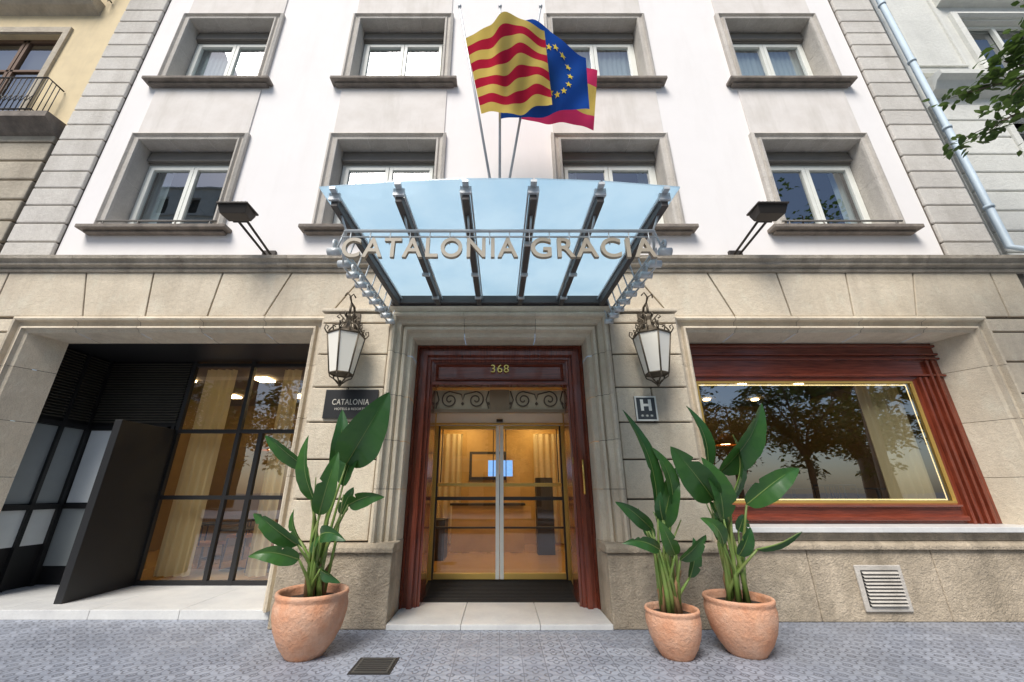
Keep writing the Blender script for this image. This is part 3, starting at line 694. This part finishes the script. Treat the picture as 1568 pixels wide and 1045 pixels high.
# ---------------------------------------------------------------- floodlights
def flood(cx,hx):
    E=empty('floodlight'); b=B()
    for dx in (-.08,.08):
        b.tube([(cx+dx*.6,6.28,5.62),(hx+dx,5.45,5.93)],.022,8)
    b.box(cx-.12,cx+.12,6.24,6.3,5.5,5.72)
    b.tube([(hx-.13,5.6,5.86),(hx+.13,5.6,5.86)],.016,6)
    y0,y1=5.32,5.58; k=.85
    b.hexa([(hx-.25*k,y0+.05,5.86),(hx+.25*k,y0+.05,5.86),(hx+.22*k,y1,5.85),(hx-.22*k,y1,5.85),(hx-.29*k,y0,6.0),(hx+.29*k,y0,6.0),(hx+.26*k,y1+.04,5.98),(hx-.26*k,y1+.04,5.98)])
    b.box(hx-.30*k,hx+.30*k,y0-.03,y1+.05,6.0,6.03)
    for i in range(7): b.box(hx-.2+i*.062,hx-.185+i*.062,y0+.02,y1,6.03,6.08)
    b.obj('housing',[M['dark']],E,bevel=.006)
flood(-4.22,-4.38); flood(4.32,4.48)
# ---------------------------------------------------------------- plaques
E=empty('hotel_plaque'); b=B(); b.box(-2.62,-1.83,5.895,5.928,2.60,3.03); b.obj('plate',[M['black']],E,bevel=.004)
text('CATALONIA',-2.50,-1.95,5.89,2.80,.085,M['letterl'],'plaque_text',E,.003,.002,1.1); text('HOTELS & RESORTS',-2.45,-2.0,5.89,2.72,.035,M['letterl'],'plaque_subtext',E,.002)
E=empty('hotel_category_sign'); b=B(); b.box(2.02,2.34,5.895,5.928,2.56,2.93); b.obj('plate',[mat('sign_slate',(.06,.07,.08),.3)],E,bevel=.004)
b=B(); b.ring(2.02,2.34,2.56,2.93,[(0,0,0,5.894),(0,0,0,5.888),(.022,.022,.022,5.888),(.022,.022,.022,5.894)],0,closed=True); b.obj('rim',[M['sash']],E)
text('H',2.10,2.26,5.89,2.71,.17,M['sash'],'letter_h',E,.003,.04); text('* * *',2.09,2.27,5.89,2.62,.035,M['sash'],'stars',E,.003,.01)
# ---------------------------------------------------------------- drainpipe
b=B(); b.tube([(9.27,6.12,0),(9.27,6.12,4.9),(9.27,5.9,5.15),(9.27,5.9,5.5),(9.27,6.17,5.75),(9.27,6.17,18)],.058,12)
for z in (2,4,6.6,8.6,10.6,12.6,14.6): b.lathe([(.06,z),(.075,z),(.075,z+.06),(.06,z+.06)],9.27,6.17 if z>5 else 6.12,12,0)
b.obj('drainpipe',[M['pipe']])
# ---------------------------------------------------------------- neighbours
NB=empty('cream_apartment_building')
b=B(); hl=[(-12.6,-10.5,9.1,11.9),(-12.6,-10.5,13.2,16),(-12.4,-10.6,5.6,8.0)]
b.wall(-24,-9.13,8.9,20,6.40,6.7,[h for h in hl if h[2]>9]); b.obj('render_wall',[M['cream']],NB)
b=B(); b.wall(-24,-9.32,0,8.9,6.40,6.7,[hl[2]]); b.obj('lower_wall',[M['groove']],NB)
b=B(); z=.1
while z<8.6:
    for xa,xb in ((-10.55,-9.34),(-24,-12.45)): b.box(xa,xb,6.32,6.41,z,z+.45)
    if z+.45<5.6 or z>8.0: b.box(-12.44,-10.56,6.32,6.41,z,z+.45)
    z+=.49
b.obj('rusticated_blocks',[M['cstone']],NB,bevel=.025)
b=B(); b.poly_x([(6.4,8.55),(6.25,8.6),(6.1,8.72),(6.0,8.78),(6.0,8.92),(6.4,8.96)],-16,-9.30,1); b.poly_x([(6.4,12.6),(6.2,12.7),(6.05,12.85),(6.05,12.98),(6.4,13.0)],-16,-9.9)
b.ring(-12.75,-10.35,9.0,12.1,[(0,0,0,6.4),(0,0,0,6.34),(.14,.14,.18,6.34),(.14,.14,.18,6.6)]); b.obj('balcony_slabs_and_trim',[M['cstone'],M['sill']],NB)
b=B(); bg=B()
for zs,ze in ((9.1,11.9),(13.2,16)):
    for x in (-12.6,-11.6,-11.5,-10.57): b.box(x,x+.07,6.52,6.6,zs,ze)
    b.box(-12.53,-10.57,6.52,6.59,ze-.09,ze); b.box(-12.53,-10.57,6.52,6.59,10.8 if zs<10 else 15,10.86 if zs<10 else 15.06)
    bg.quad((-12.55,6.56,zs),(-10.55,6.56,zs),(-10.55,6.56,ze),(-12.55,6.56,ze))
bg.quad((-12.4,6.56,5.6),(-10.6,6.56,5.6),(-10.6,6.56,8.0),(-12.4,6.56,8.0))
b.obj('window_joinery',[mat('brown_joinery',(.16,.09,.05),.5)],NB); bg.obj('panes',[M['glassu']],NB)
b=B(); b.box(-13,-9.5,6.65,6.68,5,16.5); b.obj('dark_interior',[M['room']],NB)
b=B()
for z0 in (8.96,13.0):
    for y,xa,xb in ((6.06,-13.2,-9.75),):
        for z in (z0+.08,z0+1.0): b.tube([(xb,6.38,z),(xb,y,z),(xa,y,z)],.018,6)
        x=xa
        while x<=xb+.001:
            b.tube([(x,y,z0),(x,y,z0+1.0)],.009,5)
            if x+.23<xb:
                b.tube([(x,y,z0+.3),(x+.115,y,z0+.5),(x+.23,y,z0+.3)],.007,5); b.tube([(x,y,z0+.5),(x+.115,y,z0+.3),(x+.23,y,z0+.5)],.007,5)
            x+=.115
        for yy in (6.14,6.22,6.30): b.tube([(xb,yy,z0),(xb,yy,z0+1.0)],.009,5)
b.obj('iron_railings',[M['iron']],NB)
NG=empty('grey_apartment_building')
b=B(); hr=[(11.2,13.2,10.7,12.4),(10.9,12.9,6.9,9.0),(10.9,12.9,2.5,5.2)]
b.wall(9.36,24,0,20,6.38,6.7,hr); b.obj('wall',[M['gstone']],NG)
b=B(); z=.1
while z<9.4:
    b.box(9.38,10.75,6.31,6.39,z,z+.44)
    if not(6.5<z<9.0 or 2.1<z<5.2): b.box(10.77,16,6.31,6.39,z,z+.44)
    z+=.47
b.obj('rusticated_blocks',[M['gstone']],NG,bevel=.022)
b=B(); b.poly_x([(6.38,9.75),(6.2,9.8),(6.1,9.95),(5.98,10.0),(5.98,10.12),(6.38,10.18)],9.5,18)
b.poly_x([(6.38,10.4),(6.28,10.42),(6.26,10.5),(6.38,10.54)],9.5,11.1)
b.ring(11.05,13.35,10.6,12.6,[(0,0,0,6.38),(0,0,0,6.30),(.1,.1,.1,6.27),(.15,.15,.15,6.33),(.15,.15,.15,6.6)])
b.ring(9.65,10.8,10.75,15,[(0,0,0,6.38),(0,0,0,6.34),(.05,.05,.05,6.34),(.05,.05,.05,6.378)],0,closed=True)
b.ring(10.75,13.05,6.8,9.15,[(0,0,0,6.33),(0,0,0,6.28),(.1,.1,.1,6.26),(.15,.15,.15,6.32),(.15,.15,.15,6.6)])
b.poly_x([(6.38,12.9),(6.2,12.95),(6.0,13.1),(6.0,13.25),(6.38,13.3)],10.9,18)
b.obj('trim',[M['gstone']],NG)
b=B(); bg=B()
for x0,x1,z0,z1 in hr:
    bg.quad((x0,6.58,z0),(x1,6.58,z0),(x1,6.58,z1),(x0,6.58,z1)); 
    for x in (x0,(x0+x1)/2-.04,x1-.08): b.box(x,x+.08,6.5,6.57,z0,z1)
    b.box(x0+.08,x1-.08,6.505,6.565,z1-.09,z1)
b.obj('window_joinery',[M['sash']],NG); bg.obj('panes',[M['glassu']],NG)
b=B(); b.box(9.6,18,6.68,6.72,2,13); b.obj('dark_interior',[M['room']],NG)
def opp(name,x0,x1,h,mt):
    E=empty(name); b=B(); hs=[]
    x=x0+1.5
    while x<x1-2.2:
        z=4.5
        while z<h-2.5: hs.append((x,x+1.3,z,z+2.2)); z+=3.6
        hs.append((x-.3,x+1.6,.3,3.2)); x+=3.2
    b.wall(x0,x1,0,h,-22,-22.4,hs); b.obj('facade',[mt],E)
    b=B(); b.box(x0+.1,x1-.1,-30,-22.45,0,h-.2); b.obj('dark_interior',[M['room']],E)
    b=B()
    z=4.1
    while z<h: b.box(x0,x1,-22,-21.8,z,z+.15); z+=3.6
    b.obj('string_courses',[M['gstone']],E)
opp('pale_apartment_building',-52,-28,33,M['gstone']); opp('low_corner_building',-9,7,9,M['cream'])
# ---------------------------------------------------------------- pots & plants
def leaf(b,base,tip,width,ph=0,droop=.12,m=0,roll=0.0,rnd=random):
    base,tip=Vector(base),Vector(tip); ax=tip-base; L=ax.length; d=ax.normalized()
    side=d.cross(Vector((0,-1,0))); 
    if side.length<.2: side=d.cross(Vector((0,0,1)))
    side=(Matrix.Rotation(roll,3,d)@side).normalized(); nor=side.cross(d).normalized()
    n=26; K=5; vs=[]
    notch={}
    for _ in range(rnd.randint(0,2)): notch[(rnd.randint(6,n-5),rnd.choice((-1,1)))]=rnd.uniform(.45,.75)
    for i in range(n+1):
        s=i/n
        w=width*.5*(math.sin(math.pi*s**.68)**.7 if 0<s<1 else 0.02)
        w*=1+.02*math.sin(s*19+ph)
        c=base+d*(L*s)+Vector((0,0,-droop*L*s*s*s))+nor*(.12*L*math.sin(math.pi*s))
        for k in range(-K,K+1):
            q=k/K; sg=1 if k>0 else -1
            nf=notch.get((i,sg),1) if abs(k)>=3 else 1
            qq=q*nf
            fold=.35*abs(qq)*w; rip=.022*w*math.sin(s*40+ph+q*2)*abs(q)
            vs.append(c+side*(qq*w)+nor*(fold-rip)+Vector((0,0,-.12*w*abs(q)**2))-d*(.06*w*abs(q)))
    W=2*K+1; fs=[]
    for i in range(n):
        for k in range(2*K): a=i*W+k; fs.append((a,a+1,a+1+W,a+W))
    b.add(vs,fs,m,True)
    mid=[vs[i*W+K]-nor*(.004) for i in range(n+1)]
    b.tube(mid,[.010*(1-.8*i/n) for i in range(n+1)],6,1)
def pot(name,cx,cy,h,r,rb,leaves,seed,extra=5):
    rnd=random.Random(seed)
    E=empty(name); b=B()
    prof=[(.0,0),(rb*.93,0),(rb,.02),(rb+(r-rb)*.42,h*.2),(rb+(r-rb)*.78,h*.42),(r*.985,h*.64),(r*1.0,h*.78),(r*.97,h*.87),(r*.965,h*.90),(r*.995,h*.93),(r*1.0,h*.97),(r*.98,h),(r*.91,h),(r*.88,h*.95),(r*.87,h*.8)]
    b.lathe(prof,cx,cy,40,0,True,.012); b.obj('pot',[M['terra']],E)
    b=B(); 
    b.lathe([(r*.90,h*.84),(r*.6,h*.87),(r*.3,h*.86),(.001,h*.88)],cx,cy,24,0); b.obj('soil',[M['soil']],E)
    b=B()
    for _ in range(extra):
        a=rnd.uniform(0,6.28); l=rnd.uniform(.12,.4); zz=h+rnd.uniform(.25,.9)
        bp=(cx+math.cos(a)*l*.6,cy+math.sin(a)*l*.5,zz); tp=(cx+math.cos(a)*(l*.6+rnd.uniform(.08,.25)),cy+math.sin(a)*(l*.5+.12),zz+rnd.uniform(.2,.5))
        leaves=leaves+[(bp,tp,rnd.uniform(.10,.17),.12,rnd.uniform(-.8,.8))]
    for k,(bp,tp,w,dr,roll) in enumerate(leaves):
        bp=Vector(bp); tp=Vector(tp)
        foot=Vector((cx+rnd.uniform(-.1,.1),cy+rnd.uniform(-.08,.08),h*.85))
        mid=foot.lerp(bp,.5)+Vector(((foot.x-bp.x)*.18,0,(bp.z-foot.z)*.06))
        q1=foot.lerp(mid,.5)+Vector(((foot.x-bp.x)*.08,0,0)); q2=mid.lerp(bp,.55)
        b.tube([foot,q1,mid,q2,bp],[.030,.024,.018,.014,.011],8,1)
        leaf(b,bp,tp,w,rnd.uniform(0,6),dr,0,roll,rnd)
    for k in range(6):
        x=cx+rnd.uniform(-.1,.1); y=cy+rnd.uniform(-.08,.08)
        b.tube([(x,y,h*.85),(x+rnd.uniform(-.04,.04),y,h+.15),(x+rnd.uniform(-.1,.1),y,h+rnd.uniform(.25,.5))],[.035,.025,.006],7,2)
        b.tube([(x,y,h*.85),(x+rnd.uniform(-.08,.08),y-.02,h+.5),(x+rnd.uniform(-.16,.16),y,h+rnd.uniform(.8,1.2))],[.022,.016,.006],7,1)
    b.obj('foliage',[M['pleaf'],M['stem'],M['dead']],E)
pot('potted_bird_of_paradise',-2.03,5.02,.59,.375,.20,[
 ((-1.82,4.95,1.90),(-1.34,4.75,2.74),.48,.02,.35),
 ((-1.97,5.0,1.80),(-2.00,5.05,2.58),.22,.02,.6),
 ((-2.30,5.0,1.85),(-2.80,4.85,2.38),.19,.22,-.4),
 ((-2.12,4.9,1.50),(-2.26,4.8,2.25),.22,.05,-.5),
 ((-2.18,4.8,1.05),(-2.64,4.65,1.52),.20,.22,-.2),
 ((-2.12,4.75,.92),(-2.55,4.55,1.12),.18,.28,.2),
 ((-1.72,4.9,1.45),(-1.28,4.75,1.68),.18,.28,.2),
 ((-1.95,4.8,1.15),(-1.60,4.6,1.25),.17,.33,-.2),
 ((-1.90,4.8,.82),(-1.60,4.6,.84),.14,.3,.3),
 ((-1.85,5.0,1.65),(-1.62,5.1,2.3),.26,.02,-.4),
 ((-2.0,4.8,1.35),(-1.84,4.7,2.05),.22,.05,.3),
],1,4)
pot('potted_bird_of_paradise',1.84,5.0,.43,.275,.17,[
 ((1.80,4.95,1.30),(1.52,4.9,2.56),.21,.02,.5),
 ((1.70,4.9,1.20),(1.28,4.75,1.62),.16,.22,-.3),
 ((1.74,4.85,1.0),(1.30,4.7,1.22),.14,.28,.1),
 ((1.98,4.9,1.45),(1.78,4.8,2.15),.20,.1,.4),
 ((1.86,5.0,1.2),(2.08,4.9,1.9),.24,.05,-.4),
 ((1.90,4.85,.95),(1.72,4.7,1.35),.16,.1,-.3),
 ((1.95,4.85,.9),(2.2,4.7,1.25),.16,.2,.3),
],2,3)
pot('potted_bird_of_paradise',2.61,5.08,.52,.35,.20,[
 ((2.62,5.0,1.80),(3.22,4.85,2.66),.36,.05,.4),
 ((2.50,5.0,1.85),(2.36,5.0,2.62),.22,.02,.5),
 ((2.45,4.9,1.50),(1.98,4.75,2.18),.34,.12,-.4),
 ((2.52,4.9,1.30),(2.34,4.8,2.0),.32,.05,.3),
 ((2.84,4.95,1.45),(3.44,4.8,1.96),.26,.15,-.2),
 ((2.42,4.8,1.05),(2.12,4.6,1.45),.18,.22,.3),
 ((2.80,4.85,1.0),(3.20,4.65,1.30),.12,.2,.8),
 ((2.66,4.95,1.5),(2.82,4.9,2.25),.26,.02,.9),
],3,4)
# ---------------------------------------------------------------- trees
def leafcards(b,c,r,n,size,rnd,m=1,flat=.7):
    for _ in range(n):
        d=Vector((rnd.gauss(0,1),rnd.gauss(0,1),rnd.gauss(0,1)*flat)).normalized()*r*rnd.random()**.5
        p=Vector(c)+d; a=rnd.uniform(0,6.28); t=Vector((math.cos(a),math.sin(a),rnd.uniform(-.9,.3))).normalized()
        s_=t.cross(Vector((rnd.gauss(0,.5),rnd.gauss(0,.5),1))).normalized(); L=size*rnd.uniform(.7,1.3); w=L*.3
        nn=s_.cross(t)*L*.08
        b.add([p,p+t*L*.35+s_*w+nn,p+t*L*.7+s_*w*.7+nn,p+t*L,p+t*L*.7-s_*w*.7+nn,p+t*L*.35-s_*w+nn],[(0,1,2,3,4,5)],m)
def tree_mesh(seed,h=9,r=3.2,dens=60,size=.24):
    rnd=random.Random(seed); b=B()
    b.tube([(0,0,0),(.05,0,1.2),(-.03,.05,2.6),(.04,0,3.6)],[.2,.16,.14,.12],10,0)
    for k in range(8):
        a=k*2*math.pi/8+rnd.uniform(-.3,.3); el=rnd.uniform(.2,1.2); l=rnd.uniform(.6,1)*r
        e=Vector((math.cos(a)*math.cos(el)*l,math.sin(a)*math.cos(el)*l,3.2+math.sin(el)*l*1.5))
        s0=Vector((0,0,rnd.uniform(2.5,3.6))); mid=s0.lerp(e,.5)+Vector((0,0,.3))
        b.tube([s0,mid,e],[.09,.06,.03],7,0)
        for j in range(8):
            f=rnd.uniform(.35,1.05); q=s0.lerp(e,f)+Vector((rnd.gauss(0,.8),rnd.gauss(0,.8),rnd.gauss(.1,.8)))
            b.tube([s0.lerp(e,min(f,1)*.85),q],[.025,.01],5,0)
            leafcards(b,q,rnd.uniform(.4,.8),dens,size,rnd)
    return b
me=tree_mesh(11).obj('street_tree_mesh',[M['bark'],M['tleaf']],data_only=True)
for i,(x,y,rz,s_) in enumerate(((-24,-9.6,1,1.3),(-18,-9.5,0,1.15),(-11.5,-9.5,2,1.2),(-4.5,-9.8,2,1.15),(2,-9.5,4,1),(9,-9.7,1,1.15),(13,-9.5,3,.95),(17,-9.6,5,1.05),(21,-10,2,1.0),(24,-14,2,2.4),(29,-10,2,1.3),(9.5,-15,2,2.2))):
    o=bpy.data.objects.new('street_tree',me); COL.objects.link(o); o.location=(x,y,0); o.rotation_euler=(0,0,rz); o.scale=(s_,s_,s_)
rnd=random.Random(5); b=B()
b.tube([(11.2,1.2,0),(11.1,1.25,2),(11.15,1.3,4.2),(11.0,1.4,5.6)],[.24,.19,.16,.12],12,0)
tips=[((11.0,1.4,5.0),(9.0,3.0,6.2),(7.15,4.1,6.5)),((11.0,1.4,5.4),(9.2,3.0,7.2),(7.25,4.0,7.05)),((11,1.4,5.6),(9.6,2.6,8.6),(8.6,3.9,8.9)),((11,1.4,5.6),(12.5,2.5,8),(13,3,9)),((11,1.4,5.6),(11,0,8),(10.5,-1,9.3)),((11,1.4,5.2),(12.8,.3,7),(13.6,-.6,8))]
for k,tp in enumerate(tips):
    b.tube(tp,[.09,.05,.015],7,0)
    if k<2:
        for j in range(20):
            f=j/19; p=Vector(tp[1]).lerp(Vector(tp[2]),f)+Vector((rnd.gauss(0,.2),rnd.gauss(0,.25),rnd.gauss(0,.22)))
            b.tube([Vector(tp[1]).lerp(Vector(tp[2]),f*.9),p],[.012,.005],4,0)
            leafcards(b,p,.30,42,.13,rnd)
        for j in range(6):
            p=Vector(tp[2])+Vector((-.13*j-.05,.05*j,-.06*j*(1 if k==0 else .5)+rnd.uniform(-.12,.12))); leafcards(b,p,.17,18-2*j,.12,rnd)
            b.tube([Vector(tp[2]),p],[.008,.004],4,0)
    else:
        for j in range(12):
            p=Vector(tp[1]).lerp(Vector(tp[2]),rnd.uniform(-.2,1.1))+Vector((rnd.gauss(0,.6),rnd.gauss(0,.6),rnd.gauss(0,.5))); leafcards(b,p,.5,40,.14,rnd)
b.obj('street_tree',[M['bark'],M['tleaf']])
# ---------------------------------------------------------------- light & camera
az=math.radians(205); el=math.radians(52)
dv=Vector((math.sin(az)*math.cos(el),math.cos(az)*math.cos(el),math.sin(el)))
sun=bpy.data.lights.new('sun','SUN'); sun.energy=4.3; sun.angle=math.radians(28); sun.color=(1,.955,.885)
so=bpy.data.objects.new('sun',sun); COL.objects.link(so); so.rotation_euler=(-dv).to_track_quat('-Z','Y').to_euler(); so.location=(0,-10,30)
w=bpy.data.worlds.new('World'); scene.world=w; w.use_nodes=True; t=w.node_tree
bgd=t.nodes.get('Background') or t.nodes.new('ShaderNodeBackground'); sk=t.nodes.new('ShaderNodeTexSky'); sk.sky_type='NISHITA'; sk.sun_disc=False
sk.sun_elevation=el; sk.sun_rotation=az; sk.altitude=50; sk.air_density=1; sk.dust_density=1.5
t.links.new(sk.outputs[0],bgd.inputs[0]); bgd.inputs[1].default_value=.13
cam=bpy.data.cameras.new('camera'); co=bpy.data.objects.new('camera',cam); COL.objects.link(co)
cam.sensor_width=36; cam.lens=14.0; cam.shift_x=.0121; cam.clip_end=1000; cam.clip_start=.05
co.location=(0,0,1.6); co.rotation_euler=(math.radians(90+20.6),0,0)
scene.camera=co
scene.view_settings.view_transform='Standard'; scene.view_settings.look='None'; scene.view_settings.exposure=0
